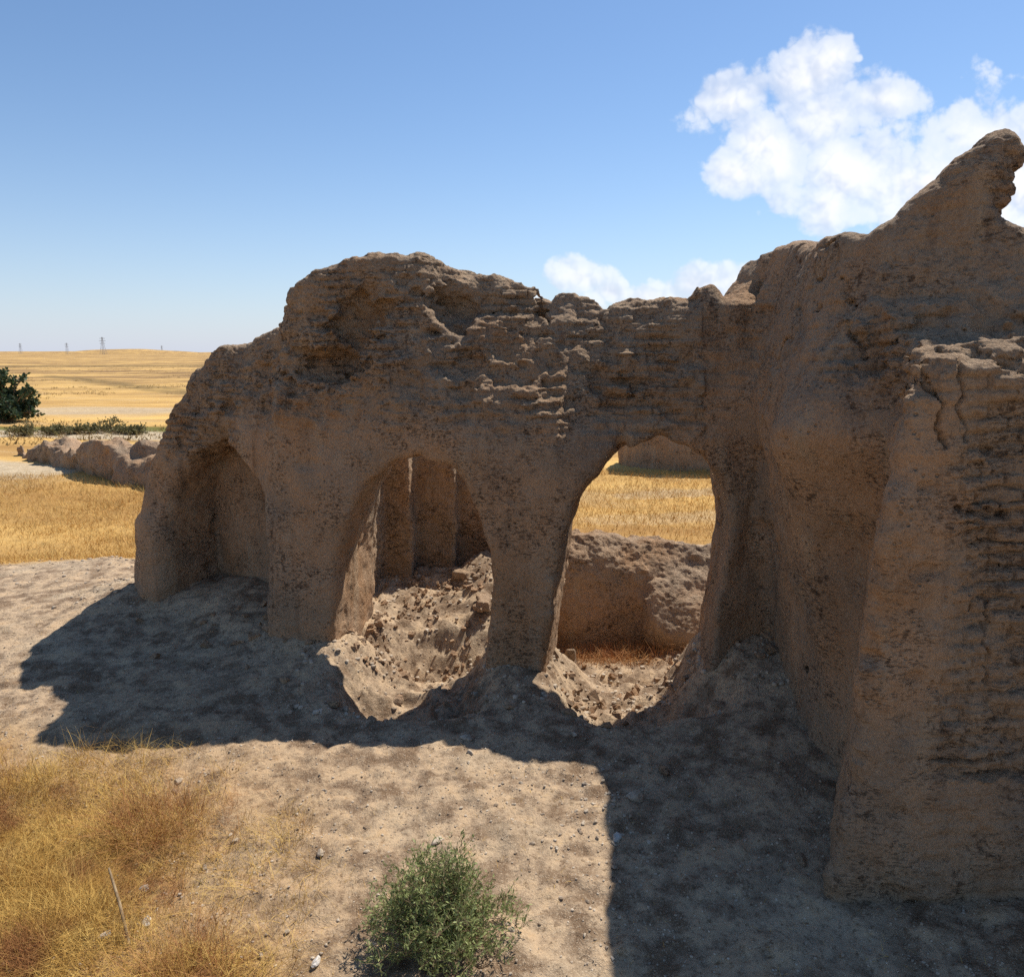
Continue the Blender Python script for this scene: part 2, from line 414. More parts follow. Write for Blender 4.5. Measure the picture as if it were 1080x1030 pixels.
CRACKS = [[at(q[0], q[1], 3.62) for q in CP] for CP in (((998,358),(1000,380),(1006,402),(1014,430),(1011,452),(1020,476)),((1038,372),(1044,408),(1036,432),(1040,470)),((1060,640),(1052,690),(1062,735)))]
def crack_disp(V_):
    x, y, z = V_.T; k = (y < 4.25) & (x > 1.5); out = np.zeros(len(V_)); x, y, z = x[k], y[k], z[k]
    xw = x + .035 * vnoise(x * 8, y, z * 11) + .012 * vnoise(x * 30, y, z * 30); zw_ = z + .035 * vnoise(x * 9 + 9, y, z * 8) + .012 * vnoise(x * 30 + 5, y, z * 30)
    dd = np.full(x.shape, 9.)
    for pts in CRACKS:
        for A, B in zip(pts[:-1], pts[1:]):
            ax_, az_ = B[0] - A[0], B[2] - A[2]; t_ = np.clip(((xw - A[0]) * ax_ + (zw_ - A[2]) * az_) / (ax_ ** 2 + az_ ** 2), 0, 1)
            dd = np.minimum(dd, np.hypot(xw - A[0] - t_ * ax_, zw_ - A[2] - t_ * az_))
    wd = .007 + .005 * vnoise(x * 5, y, z * 5)
    out[k] = -.035 * (1 - sstep(dd, wd * .3, wd * 1.3)); return out
def brick_disp(V_, N, m, hgt=0.072, length=0.26, amp=0.020):
    """courses of mud bricks, each brick weathered back by a different amount"""
    x, y, z = V_.T
    s = np.where(np.abs(N[:, 1]) > np.abs(N[:, 0]) * 1.0, x, y)
    zz = z + 0.035 * vnoise(x * 1.1, y * 1.1, z * 0 + 5) + 0.010 * vnoise(x * 4, y * 4, z)
    c = zz / hgt; ci = np.floor(c); cf = c - ci
    u = s / length + (ci % 2) * 0.5 + 0.12 * vnoise(ci * 7.3, s * 0, s * 0); ui = np.floor(u); uf = u - ui
    rnd = _TX[(ui.astype(int) * 7) & 63, (ci.astype(int) * 13) & 63, (ui.astype(int) * 3 + 11) & 63]
    ero = vnoise(x * 2.3 + 17, y * 2.3, z * 2.3)
    joint = np.maximum(1 - sstep(np.minimum(cf, 1 - cf) * hgt, 0.003, 0.020), 1.0 * (1 - sstep(np.minimum(uf, 1 - uf) * length, 0.002, 0.014)))
    d = amp * (rnd * 0.9 - 1.0 * joint)
    d = d * np.maximum(sstep(ero + .5 * vnoise(x * 7, y * 7, z * 7), -0.15, 0.45), np.where(y < 4.4, .6, .22))
    return d * m * np.where(y < 4.4, 1.55, 1.0) * (1 - np.clip(np.abs(N[:, 2]) * 1.3 - .3, 0, 1))

# ------------------------------------------------------------------ terrain
TR_W = [(-4.3,8.9),(-3.3,8.6),(-2.1,7.6),(-1.6,7.4),(-.05,7.0),(.45,6.95),(1.65,6.9),(2.5,7.2),(3.3,6.4),(3.4,5.0)]
REAR = [(.15,9.95,.62),(.9,9.95,.62),(1.8,10.1,.5),(2.9,10.0,.45),(4.2,9.6,.5)]
def gauss(x, y, cx_, cy_, rx, ry, a=0.0):
    ca, sa = math.cos(a), math.sin(a); X = (x - cx_) * ca + (y - cy_) * sa; Y = -(x - cx_) * sa + (y - cy_) * ca
    return np.exp(-(X / rx) ** 2 - (Y / ry) ** 2)
def ground_z(x, y, detail=True):
    x = np.asarray(x, np.float32); y = np.asarray(y, np.float32); o = np.zeros_like(x)
    dist = np.hypot(x, y)
    z = 0.10 * fbm(x, y, o, 0.35, 2, seed=4) * sstep(dist, 2, 8)
    P = [(a, b, 0.) for a, b in TR_W]
    d, side, _ = polyinfo(x, y, P)
    z = z + 0.16 * np.exp(-np.maximum(d - 0.5, 0) / 0.35) + 0.03
    # the ground in the alcove between side wall and block, banked up
    z = z + 0.25 * gauss(x, y, 2.5, 6.6, .8, .9) + 0.12 * gauss(x, y, 2.2, 5.4, .7, .9)
    z = z + 0.20 * gauss(x, y, -3.0, 8.4, .9, .5, -.6)
    # worn thresholds of the two openings
    def pit(cx_, y0, y1, w_, dep):
        lx = x - cx_ - (y - 6.9) * .12 - .30 * np.clip(6.6 - y, 0, 1)
        return dep * np.exp(-(lx / w_) ** 4) * sstep(y, y0, y0 + .75) * (1 - sstep(y, y1, y1 + .8))
    z = z - pit(-.88, 5.72, 7.6, .58, .56) - pit(1.09, 5.60, 7.9, .68, .62)
    pk = np.exp(-((x + 1.0) / .8) ** 4 - ((y - 7.0) / 1.2) ** 4) + np.exp(-((x - 1.0) / .8) ** 4 - ((y - 7.0) / 1.2) ** 4)
    z = z + pk * .05 * sstep(vnoise(x * 3.1, y * 3.1, o), -.1, .1) + pk * (.10 * fbm(x, y, o, 2.6, 3, .6, seed=77) + .05 * fbm(x, y, o, 8, 3, .6, seed=78))
    # sunk rooms behind
    inr = sstep(y, 7.4, 8.3) * (1 - sstep(y, 9.5, 9.9))
    z = z - inr * 0.85 * sstep(x, -.2, .5) * (1 - sstep(x, 2.4, 3.8))
    rl = sstep(y, 7.3, 7.8) * (1 - sstep(y, 10.2, 11.0)) * sstep(x, -2.6, -2.0) * (1 - sstep(x, -.3, .2))
    z = z - rl * (0.34 - 0.48 * np.clip((y - 7.5) / 1.9, 0, 1))
    z = z + 0.25 * gauss(x, y, 2.45, 9.35, .5, .5) + 0.30 * gauss(x, y, -.36, 9.3, .36, .75) + .07 * rl * (fbm(x, y, o, 3, 3, .6, seed=70) + fbm(x, y, o, 9, 2, .6, seed=71))
    z = z + .35 * sstep(y, 9.7, 10.1) * (1 - sstep(y, 10.6, 15)) * sstep(x, -.2, .4)
    # field dips a little behind the pale bank on the left
    z = z - 0.25 * sstep(y, 10.3, 12) * (1 - sstep(x, -4, -2)) * (1 - sstep(y, 14, 20))
    far = sstep(dist, 30, 160)
    z = z + far * 1.0 * fbm(x, y, o, 0.006, 2, seed=8) * sstep(dist, 60, 500) * 1.5
    if detail:
        n = 1 - sstep(dist, 18, 40)
        z = z + n * (0.035 * fbm(x, y, o, 1.7, 3, seed=2) + 0.026 * fbm(x, y, o, 7.5, 3, .6, seed=6))
        e = vnoise(x * 5.0 + 3, y * 5.0, o + 3.3); z = z + n * 0.02 * sstep(e, .35, .7)
        c = fbm(x, y, o, 19.0, 2, .6, seed=14); z = z + (1 - sstep(dist, 8, 16)) * 0.020 * c
        z = z + sstep(dist, 25, 40) * (1 - sstep(dist, 200, 600)) * .12 * fbm(x, y, o, .15, 3, .6, seed=6)
    return z

# ------------------------------------------------------------------ materials
def new_mat(name):
    m = bpy.data.materials.new(name); m.use_nodes = True; N_ = NT(m.node_tree); N_.n.clear()
    b = N_.node('ShaderNodeBsdfPrincipled'); o = N_.node('ShaderNodeOutputMaterial'); N_.l.new(b.outputs[0], o.inputs[0])
    b.inputs['Roughness'].default_value = 0.95; b.inputs['Specular IOR Level'].default_value = 0.15
    return m, N_, b
def adobe_mat(name='adobe', plaster=(0.54, 0.352, 0.215), bare=(0.42, 0.298, 0.195)):
    m, N_, b = new_mat(name)
    pos = N_.node('ShaderNodeNewGeometry').outputs['Position']
    big = N_.noise(pos, 1.3, 5, 0.6); mid = N_.noise(pos, 6, 6, 0.62); fine = N_.noise(pos, 45, 6, 0.7); gr = N_.noise(pos, 160, 3, 0.6)
    am = N_.node('ShaderNodeAttribute', attribute_name='bare').outputs['Fac']
    f = N_.math('ADD', am, N_.math('MULTIPLY', N_.math('SUBTRACT', mid, .5), 1.3), clamp=True)
    col = N_.mix(f, plaster, bare)
    col = N_.mix(N_.step(big, .42, .68), col, (0.40, 0.30, 0.21))
    col = N_.mix(N_.math('MULTIPLY', N_.step(big, .30, .46), .0), col, col)
    orange = N_.noise(N_.mapping(pos, (1, 1, 1), (4, 2, 9)), 0.9, 4, .6)
    col = N_.mix(N_.math('MULTIPLY', N_.step(orange, .48, .66), .65), col, (0.44, 0.25, 0.125))
    grey = N_.noise(N_.mapping(pos, (1, 1, 1), (14, 7, 1)), 1.1, 5, .65)
    col = N_.mix(N_.math('MULTIPLY', N_.step(grey, .50, .64), .5), col, (0.29, 0.225, 0.17))
    wash = N_.noise(N_.mapping(pos, (3.2, 3.2, .45), (7, 1, 0)), 1.5, 6, .6)
    col = N_.mix(N_.math('MULTIPLY', N_.step(wash, .52, .68), .55), col, (0.52, 0.40, 0.275))
    streak = N_.noise(N_.mapping(pos, (5, 5, .7)), 1.6, 5, .65)
    col = N_.mix(N_.math('MULTIPLY', N_.step(streak, .54, .68), .45), col, (0.28, 0.18, 0.115))
    col = N_.mix(N_.math('MULTIPLY', N_.step(fine, .50, .70), .50), col, (0.58, 0.46, 0.34))
    col = N_.mix(N_.math('MULTIPLY', N_.step(fine, .47, .30), .55), col, (0.14, 0.088, 0.054))
    sgate = N_.step(N_.noise(N_.mapping(pos, loc=(21, 4, 8)), 2.2, 4, .65), .46, .60)
    spk = N_.noise(N_.mapping(pos, loc=(3, 8, 5)), 16, 5, .7)
    col = N_.mix(N_.math('MULTIPLY', N_.math('MULTIPLY', N_.step(spk, .47, .36), sgate), .75), col, (0.085, 0.052, 0.032))
    gain = N_.mix(1.0, col, (1.0, 0.95, 0.88), 'MULTIPLY'); col = gain
    N_.l.new(col, b.inputs['Base Color'])
    pit = N_.node('ShaderNodeTexVoronoi'); N_.put(pit.inputs['Vector'], pos); pit.inputs['Scale'].default_value = 23
    pits = N_.step(pit.outputs['Distance'], .30, .06)
    gate = N_.step(N_.noise(pos, 3.1, 3, .6), .50, .62)
    hgt = N_.math('ADD', N_.math('MULTIPLY', mid, 1.2), N_.math('ADD', N_.math('MULTIPLY', fine, .8), N_.math('MULTIPLY', gr, .30)))
    straws = N_.step(N_.noise(N_.mapping(pos, (1, 1, 3.5)), 22, 4, .6), .55, .68)
    hgt = N_.math('SUBTRACT', hgt, N_.math('MULTIPLY', N_.math('MULTIPLY', pits, gate), 1.0))
    hgt = N_.math('SUBTRACT', hgt, N_.math('MULTIPLY', N_.math('MULTIPLY', straws, sgate), .8))
    bp = N_.node('ShaderNodeBump'); bp.inputs['Distance'].default_value = 0.04; bp.inputs['Strength'].default_value = 1.0
    N_.l.new(hgt, bp.inputs['Height']); N_.l.new(bp.outputs[0], b.inputs['Normal'])
    return m
M_ADOBE = adobe_mat()

def ground_mat():
    m, N_, b = new_mat('ground')
    pos = N_.node('ShaderNodeNewGeometry').outputs['Position']
    A_ = lambda n: N_.node('ShaderNodeAttribute', attribute_name=n).outputs['Fac']
    big = N_.noise(pos, .9, 5, .6); mid = N_.noise(pos, 4.5, 6, .65); fine = N_.noise(pos, 28, 6, .7); gr = N_.noise(pos, 120, 4, .65)
    dirt = N_.mix(N_.step(mid, .38, .62), (0.205, 0.138, 0.088), (0.54, 0.42, 0.30))
    dirt = N_.mix(N_.math('MULTIPLY', N_.step(big, .48, .66), .5), dirt, (0.62, 0.51, 0.37))
    dirt = N_.mix(N_.math('MULTIPLY', N_.step(fine, .50, .32), .8), dirt, (0.12, 0.076, 0.046))
    dirt = N_.mix(N_.math('MULTIPLY', N_.step(gr, .54, .66), .6), dirt, (0.66, 0.56, 0.43))
    straw = N_.mix(N_.step(fine, .35, .65), (0.24, 0.125, 0.045), (0.50, 0.31, 0.10))
    straw = N_.mix(N_.math('MULTIPLY', N_.step(mid, .5, .68), .6), straw, (0.34, 0.17, 0.065))
    # open plain: long crosswise fields
    fs = N_.noise(N_.mapping(pos, (.12, .55, 1)), .35, 6, .62)
    ffar = N_.noise(N_.mapping(pos, (.010, .045, 1)), .55, 6, .62)
    fa = N_.mix(N_.step(fs, .38, .62), (0.38, 0.22, 0.075), (0.68, 0.45, 0.16))
    fa = N_.mix(N_.math('MULTIPLY', N_.step(N_.noise(N_.mapping(pos, (.35, .6, 1), (5, 5, 0)), .5, 5, .6), .52, .66), .6), fa, (0.50, 0.36, 0.19))
    fb = N_.mix(N_.step(N_.math('ADD', N_.math('MULTIPLY', ffar, .35), N_.math('MULTIPLY', N_.noise(N_.mapping(pos, (.07, .16, 1)), .8, 8, .75), .65)), .44, .56), (0.25, 0.155, 0.07), (0.58, 0.385, 0.145))
    far = A_('far')
    field = N_.mix(far, fa, fb)
    field = N_.mix(N_.math('MULTIPLY', A_('ditch'), N_.step(N_.noise(N_.mapping(pos, (.3, 1, 1)), 1.2, 6, .7), .36, .56)), field, (0.11, 0.08, 0.035))
    field = N_.mix(A_('pale'), field, N_.mix(N_.step(mid, .4, .6), (0.44, 0.36, 0.25), (0.54, 0.46, 0.34)))
    field = N_.mix(A_('green'), field, (0.12, 0.13, 0.03))
    sf = N_.math('ADD', A_('straw'), N_.math('MULTIPLY', N_.math('SUBTRACT', mid, .5), 1.2), clamp=True)
    near = N_.mix(sf, dirt, straw)
    ff = N_.math('ADD', A_('field'), N_.math('MULTIPLY', N_.math('SUBTRACT', mid, .5), .6), clamp=True)
    col = N_.mix(ff, near, field)
    col = N_.mix(1.0, col, (1.0, 0.935, 0.84), 'MULTIPLY')
    N_.l.new(col, b.inputs['Base Color'])
    hgt = N_.math('ADD', N_.math('MULTIPLY', mid, 1.0), N_.math('ADD', N_.math('MULTIPLY', fine, .8), N_.math('MULTIPLY', gr, .35)))
    bp = N_.node('ShaderNodeBump'); bp.inputs['Distance'].default_value = 0.03; bp.inputs['Strength'].default_value = 0.8
    N_.l.new(hgt, bp.inputs['Height']); N_.l.new(bp.outputs[0], b.inputs['Normal'])
    return m
M_GROUND = ground_mat()
def simple_mat(name, c1, c2, scale=12, rough=.9, bump=.01, spec=.15, c3=None):
    m, N_, b = new_mat(name)
    pos = N_.node('ShaderNodeNewGeometry').outputs['Position']
    n = N_.noise(pos, scale, 5, .65); col = N_.mix(N_.step(n, .35, .65), c1, c2)
    if c3: col = N_.mix(N_.step(N_.noise(N_.mapping(pos, loc=(9, 3, 1)), scale * .4, 4, .6), .5, .65), col, c3)
    N_.l.new(col, b.inputs['Base Color']); b.inputs['Roughness'].default_value = rough
    b.inputs['Specular IOR Level'].default_value = spec
    if bump:
        bp = N_.node('ShaderNodeBump'); bp.inputs['Distance'].default_value = bump; bp.inputs['Strength'].default_value = .8
        N_.l.new(n, bp.inputs['Height']); N_.l.new(bp.outputs[0], b.inputs['Normal'])
    return m
M_STONE = simple_mat('stone', (.24, .17, .11), (.56, .46, .34), 9)
M_PALE = simple_mat('pale_stone', (.42, .37, .30), (.62, .56, .48), 18)
M_STRAW = simple_mat('dry_grass', (.46, .26, .06), (.68, .45, .13), 5.0, .8, 0, .2, (.30, .13, .045))
M_GOLD = simple_mat('field_stubble', (.48, .28, .075), (.66, .42, .13), .6, .8, 0, .2)
M_BRUSH = simple_mat('dead_brush', (.30, .12, .045), (.50, .26, .10), 3.0, .85, 0)
M_WEED = simple_mat('dry_weed', (.20, .13, .05), (.40, .27, .10), .5, .85, 0)
M_TWIG = simple_mat('twig', (.20, .13, .07), (.36, .26, .15), 20, .9, 0)
def leaf_mat(name, a, b_, scale):
    m, N_, b = new_mat(name)
    r = N_.node('ShaderNodeObjectInfo').outputs['Random']
    pos = N_.node('ShaderNodeNewGeometry').outputs['Position']
    at_ = N_.node('ShaderNodeAttribute', attribute_name='tone').outputs['Fac']
    col = N_.mix(at_, a, b_)
    N_.l.new(col, b.inputs['Base Color']); b.inputs['Roughness'].default_value = .6
    b.inputs['Specular IOR Level'].default_value = .3
    tr = N_.node('ShaderNodeBsdfTranslucent'); N_.l.new(col, tr.inputs[0])
    mx = N_.node('ShaderNodeMixShader'); mx.inputs[0].default_value = .25
    N_.l.new(b.outputs[0], mx.inputs[1]); N_.l.new(tr.outputs[0], mx.inputs[2])
    N_.l.new(mx.outputs[0], [n for n in N_.n if n.type == 'OUTPUT_MATERIAL'][0].inputs[0])
    return m
M_LEAF = leaf_mat('shrub_leaf', (.10, .125, .035), (.42, .46, .17), 5)
M_TREE = leaf_mat('tree_leaf', (.03, .055, .03), (.10, .14, .06), 5)
M_SCRUB = leaf_mat('scrub_leaf', (.10, .095, .035), (.26, .22, .09), 5)
M_STEEL = simple_mat('galvanised_steel', (.30, .31, .33), (.36, .37, .38), 1, .6, 0)

# ------------------------------------------------------------------ ground sheet
def axis(parts):
    out = [parts[0][0]]
    for a, b, st0, st1 in parts:
        p = a; L = b - a
        while p < b - 1e-6:
            st = st0 + (st1 - st0) * (p - a) / L; p += st; out.append(min(p, b))
    return np.unique(np.round(out, 5))
ys = axis([(-60, -4, 8, 2), (-4, 2.4, 1.2, .1), (2.4, 8, .026, .03), (8, 12, .03, .05), (12, 24, .06, .16), (24, 80, .2, 1.2), (80, 800, 1.5, 20), (800, 9000, 25, 600)])
xr = axis([(0, 3.6, .03, .03), (3.6, 8, .05, .08), (8, 20, .09, .3), (20, 80, .4, 2), (80, 800, 3, 30), (800, 9000, 40, 700)])
xl = -axis([(0, 5, .028, .03), (5, 9, .04, .05), (9, 20, .07, .16), (20, 80, .3, 1.5), (80, 800, 2, 20), (800, 9000, 30, 700)])[::-1]
xs = np.concatenate([xl, xr[1:]])
GX, GY = np.meshgrid(xs, ys, indexing='xy')
GZ = ground_z(GX, GY)
nx, ny = len(xs), len(ys)
print('ground verts', nx * ny)
i0 = (np.arange(ny - 1)[:, None] * nx + np.arange(nx - 1)[None]).ravel()
GQ = np.stack([i0, i0 + 1, i0 + 1 + nx, i0 + nx], 1)
gx, gy = GX.ravel(), GY.ravel(); o0 = gx * 0
gn = fbm(gx, gy, o0, .5, 3, seed=33)
def band(P, w, x=gx, y=gy):
    d, s_, _ = polyinfo(x, y, [(a, b, 0.) for a, b in P]); return 1 - sstep(d, w * .6, w)
a_far = sstep(np.hypot(gx, gy), 35, 110)
edge = 10.6 + gn * .5 + np.where(gx > -1, -0.35, 0) 
a_field = sstep(gy, 0, .8) * 0 + sstep(gy - edge, 0, .45)
a_field = np.where(gx > -1, sstep(gy - 10.15 - gn * .3, 0, .3), a_field)
straw = np.maximum.reduce([gauss(gx, gy, -3.1, 3.6, 1.45, 1.35), gauss(gx, gy, -1.55, 3.1, .5, .45), .85 * gauss(gx, gy, 1.2, 9.35, .9, .4)])
straw = np.maximum(straw, sstep(-gx, 3.2, 4.6) * (1 - sstep(gy, 5.2, 6.0)))
ditch = np.maximum.reduce([band([(-60, 100), (-28, 62), (-10, 44), (5, 38)], 2.2) * .8, band([(-40, 33.5), (-13, 26.5), (-9, 24)], .8) * .5,
                           band([(-400, 190), (60, 185), (400, 230)], 22) * .7])
pale = np.maximum.reduce([band([(-40, 29), (-17, 28.5), (-6, 27), (8, 24)], 1.9), band([(-26, 23.8), (-15.5, 20.6), (-12, 19.0)], 1.2) * .9, band([(-60, 37), (-17, 40), (-4, 39)], 3.0) * .7,
                          band([(1.8, 12.4), (4.6, 13.6), (9, 15)], .8) * .35, band([(2.5, 15.6), (5.2, 16.4)], .5) * .5])
green = band([(-40, 30.5), (-16, 30.2), (-8, 28.9), (-4, 28.5)], .8) * .9
ome = mesh_from('ground', np.stack([gx, gy, GZ.ravel()], 1), GQ, True,
                {'far': a_far, 'field': a_field, 'straw': np.clip(straw * 1.2, 0, 1), 'ditch': ditch, 'pale': pale, 'green': green})
ground = tag(link('ground', ome, M_GROUND), kind='structure')

# low hills on the horizon
def hill(name, cx_, cy_, rx, ry, h, seed):
    u = np.linspace(-1, 1, 60); X, Y = np.meshgrid(u, u); r2 = X ** 2 + Y ** 2
    Z = h * np.clip(1 - r2, -.1, 1) * (1 + .25 * fbm(X, Y, X * 0, 2.5, 3, seed=seed))
    i = (np.arange(59)[:, None] * 60 + np.arange(59)[None]).ravel(); q = np.stack([i, i + 1, i + 61, i + 60], 1)
    V_ = np.stack([X.ravel() * rx, Y.ravel() * ry, Z.ravel()], 1)
    n = len(V_); me = mesh_from(name, V_, q, True, {'far': np.ones(n), 'field': np.ones(n)})
    return tag(link(name, me, M_GROUND, None, (cx_, cy_, -.5)), kind='structure')
hill('hill', *(at(145, 372, 2300)[:2]), 210, 300, 13.5, 3)
hill('hill', *(at(40, 372, 3600)[:2]), 900, 400, 10, 5)
hill('hill', *(at(330, 372, 3600)[:2]), 900, 400, 9, 9)

# ------------------------------------------------------------------ the ruin
def build_sdf(fn, lo, hi, h, mask_fn, subdiv=True, brick=None, micro=.010, mscale=26):
    V_, Q = surface_nets(fn, lo, hi, h)
    lab = np.arange(len(V_)); qr = Q.ravel(); order = np.argsort(qr, kind='stable'); starts = np.searchsorted(qr[order], np.arange(len(V_)))
    for _ in range(400):                       # drop crumbs that float free of the wall
        new = np.minimum(lab, np.minimum.reduceat(np.repeat(lab[Q].min(1), 4)[order], starts))
        new = new[new]; new = new[new]
        if (new == lab).all(): break
        lab = new
    keep = np.argmax(np.bincount(lab)); Q = Q[lab[Q[:, 0]] == keep]
    used = np.unique(Q); mp = np.full(len(V_), -1); mp[used] = np.arange(len(used)); V_ = V_[used]; Q = mp[Q]
    if subdiv: V_, Q = split_quads(V_, Q)
    for _ in range(1):   # relax
        A = np.zeros_like(V_); c = np.zeros(len(V_))
        for k in range(4):
            a_, b_ = Q[:, k], Q[:, (k + 1) % 4]
            for ax in range(3):
                A[:, ax] += np.bincount(a_, V_[b_, ax], len(V_)) + np.bincount(b_, V_[a_, ax], len(V_))
            c += np.bincount(a_, minlength=len(V_)) + np.bincount(b_, minlength=len(V_))
        V_ = V_ * .5 + .5 * A / np.maximum(c, 1)[:, None]
    N = normals(V_, Q); x, y, z = V_.T
    m = mask_fn(x, y, z)
    d = micro * fbm(x, y, z, mscale, 3, .65, seed=41) * (.45 + .9 * m)
    if brick is not None: d = d + brick(V_, N, m)
    V_ = V_ + N * d[:, None]
    return V_, Q, N, m

V_, Q, N, m = build_sdf(ruin, (-4.9, 2.9, -.7), (4.6, 10.0, 5.0), .021, rough_mask,
                        brick=lambda V_, N, m: brick_disp(V_, N, m, .072, .25, .022) + crack_disp(V_))
print('ruin quads', len(Q))
root = empty('adobe_ruin', (-.6, 7.2, 0))
tag(root, 'big mud brick ruin with two open arches and a leaning pinnacle', 'ruin')
c = V_[Q].mean(1); cx0, cy0, cz0 = c.T
reg = np.zeros(len(Q), int)                                   # 0 arcade wall
reg[(cx0 < -2.42) & (cy0 > 7.2)] = 1                          # niche bay
reg[(cz0 < 1.55) & (cx0 > -2.42) & (cx0 < -1.35) & (cy0 < 8.4)] = 2     # left pier
reg[(cz0 < 1.55) & (cx0 > -.45) & (cx0 < .75)] = 3            # middle pier
reg[(cx0 > 1.95 + (cy0 - 6.9) * .2) & (cy0 < 9)] = 4          # side wall
reg[(cy0 < 5.1) & (cz0 < 3.2) & (cx0 > 1.4)] = 5            # buttress
hx, hy, hz = at(960, 240, 5.0)
reg[(cx0 > hx - .05) & (cz0 > hz - .05) & (cy0 > 4.2) & (cx0 < 3.4)] = 6
NM = {0: ('arcade_wall', None), 1: ('niche_wall', 'left bay with a shallow blind arch in deep shade'), 2: ('pier', 'smooth plastered pier left of the left opening'),
      3: ('pier', 'pier between the two openings'), 4: ('side_wall', 'side wall running towards the viewer'),
      5: ('buttress', 'big corner block with bare brick courses in its right face'), 6: ('pinnacle', 'leaning horn of eroded brickwork')}
for r_, (nm, lb) in NM.items():
    v2, q2, a2 = sub_mesh(V_, Q, reg == r_, {'bare': m}, root.location)
    o = link(nm, mesh_from(nm, v2, q2, True, a2), M_ADOBE, root)
    if lb: o['label'] = lb

# ------------------------------------------------------------------ walls behind
one = lambda x, y, z: np.clip(.55 + .6 * fbm(x, y, z, .9, 2, seed=5), 0, 1)
def rear_wall(x, y, z):
    d, s_, (H,) = polyinfo(x, y, REAR)
    dd = d * s_                                       # + = viewer's side
    top = H + .0 * z - np.where(s_ > 0, 1.0, .5) * np.maximum(d - .1, 0)
    f = smax(d - .42 - .05 * (H - z), (z - top) * .75, .12)
    f = smin(f, ell(x, y, z, (2.3, 9.4, -.45), (.6, .35, .6)), .25)
    f = smax(f, (z - (.52 - .52 * np.clip(x - .6, -1, .95) + 1.25 * (y - 9.5))) * .6, .05)
    m_ = sstep(z, -.2, .4)
    return f + fbm(x, y, z, 1.6, 2, seed=1) * .08 + fbm(x, y, z, 7, 3, .6, seed=12) * (.015 + .05 * m_)
def whole(name, fn, lo, hi, h, label, cat, brick=None, mask=one, micro=.02, ms=18, group=None, subdiv=True):
    V_, Q, N, m = build_sdf(fn, lo, hi, h, mask, subdiv, brick, micro, ms)
    c_ = ((lo[0] + hi[0]) / 2, (lo[1] + hi[1]) / 2, lo[2])
    o = link(name, mesh_from(name, V_ - np.array(c_), Q, True, {'bare': m}), M_ADOBE, None, c_)
    return tag(o, label, cat, group)
whole('rear_wall', rear_wall, (-.5, 8.6, -1.4), (5.0, 10.9, 1.2), .035,
      'low broken mud wall closing the sunk room seen through the right arch', 'wall')
def inner_wall(x, y, z):
    a = box(x, y, z, (-1.85, 9.62, .6), (.58, .22, 1.2), -.03, .05, .0)
    b = box(x, y, z, (-1.1, 9.98, .6), (.37, .22, 1.3), -.03, .05, .0)
    c = box(x, y, z, (-.15, 10.22, .5), (.80, .24, 1.25), 0, .06, .0)
    f = smin(smin(a, b, .03), c, .03)
    f = smin(f, box(x, y, z, (-1.98, 8.9, .5), (.30, .8, 1.3), -.12, .06, .0), .05)     # side wall of the room
    f = smax(f, -ell(x, y, z, (-1.62, 8.15, .0), (.16, .25, .22)), .06)
    top = 1.95 + .15 * fbm(x, y, z * 0, 1.4, 2)
    f = smax(f, z - top, .1)
    return f + fbm(x, y, z, 1.7, 2, seed=31) * .035 + fbm(x, y, z, 8, 3, .6, seed=2) * .02
whole('inner_wall', inner_wall, (-2.8, 7.9, -.8), (.8, 11.0, 2.7), .03,
      'stepped inner room wall of tall mud panels seen through the left arch', 'wall')
_rb = np.random.default_rng(5)
BR = [(_rb.uniform(-1.5, -.25), _rb.uniform(7.3, 9.4), _rb.uniform(-3, 3), _rb.uniform(.4, 1.25), _rb.uniform(-.5, .5)) for _ in range(64)]
def debris(x, y, z):
    f = box(x, y, z, (-1.45, 7.66, -.36), (.22, .36, .40), -.1, .05, 0)
    f = smin(f, ell(x, y, z, (-.36, 9.2, -.12), (.26, .8, .33)), .12)
    for bx, by, yw, sz, tl in BR:
        bz = -.36 + .25 * (by - 7.5) + (.25 if bx > -.7 else 0)
        f = smin(f, box(x, y, z + tl * (x - bx), (bx, by, bz), (.12 * sz, .075 * sz, .06 * sz), yw, .015, 0), .02)
    return f + fbm(x, y, z, 3.5, 2, seed=3) * .04 + fbm(x, y, z, 14, 3, .7, seed=2) * .028
whole('rubble_heap', debris, (-1.9, 7.1, -1.1), (.1, 10.1, .9), .022, 'sunlit heap of fallen mud bricks just inside the left arch', 'rubble', micro=.015)
def slab(x, y, z):
    f = box(x, y, z, (.66, 7.9, -.42), (.05, .30, .34), -.15, .03, 0)
    return smax(f, (z + .15 + (y - 7.7) * .9) * .7, .03) + fbm(x, y, z, 6, 3, seed=3) * .02
whole('fallen_slab', slab, (.4, 7.3, -1.0), (1.0, 8.6, .3), .02, 'dark upright slab of mud wall leaning inside the right arch', 'slab', micro=.008)
def far_wall(x, y, z):
    P = [(3.2,19.9,.5),(3.4,19.6,.5),(4.4,19.35,.5),(5.6,19.5,.5),(7.2,20.4,.5),(8.2,21.8,.5)]
    d, s_, (h_,) = polyinfo(x, y, P); H = 2.3 + .3 * fbm(x, y, z * 0, .8, 2) - 1.5 * sstep(-x, -3.4, -2.8)
    return smax(d - .38, z - H, .15) + fbm(x, y, z, 1.2, 2) * .08 + fbm(x, y, z, 5, 3, seed=4) * .03
whole('distant_wall', far_wall, (2.2, 18.6, -.6), (8.9, 22.6, 2.9), .08,
      'curved tan mud wall standing in the yellow field, seen through the right arch', 'wall', micro=.02, ms=6, subdiv=False)
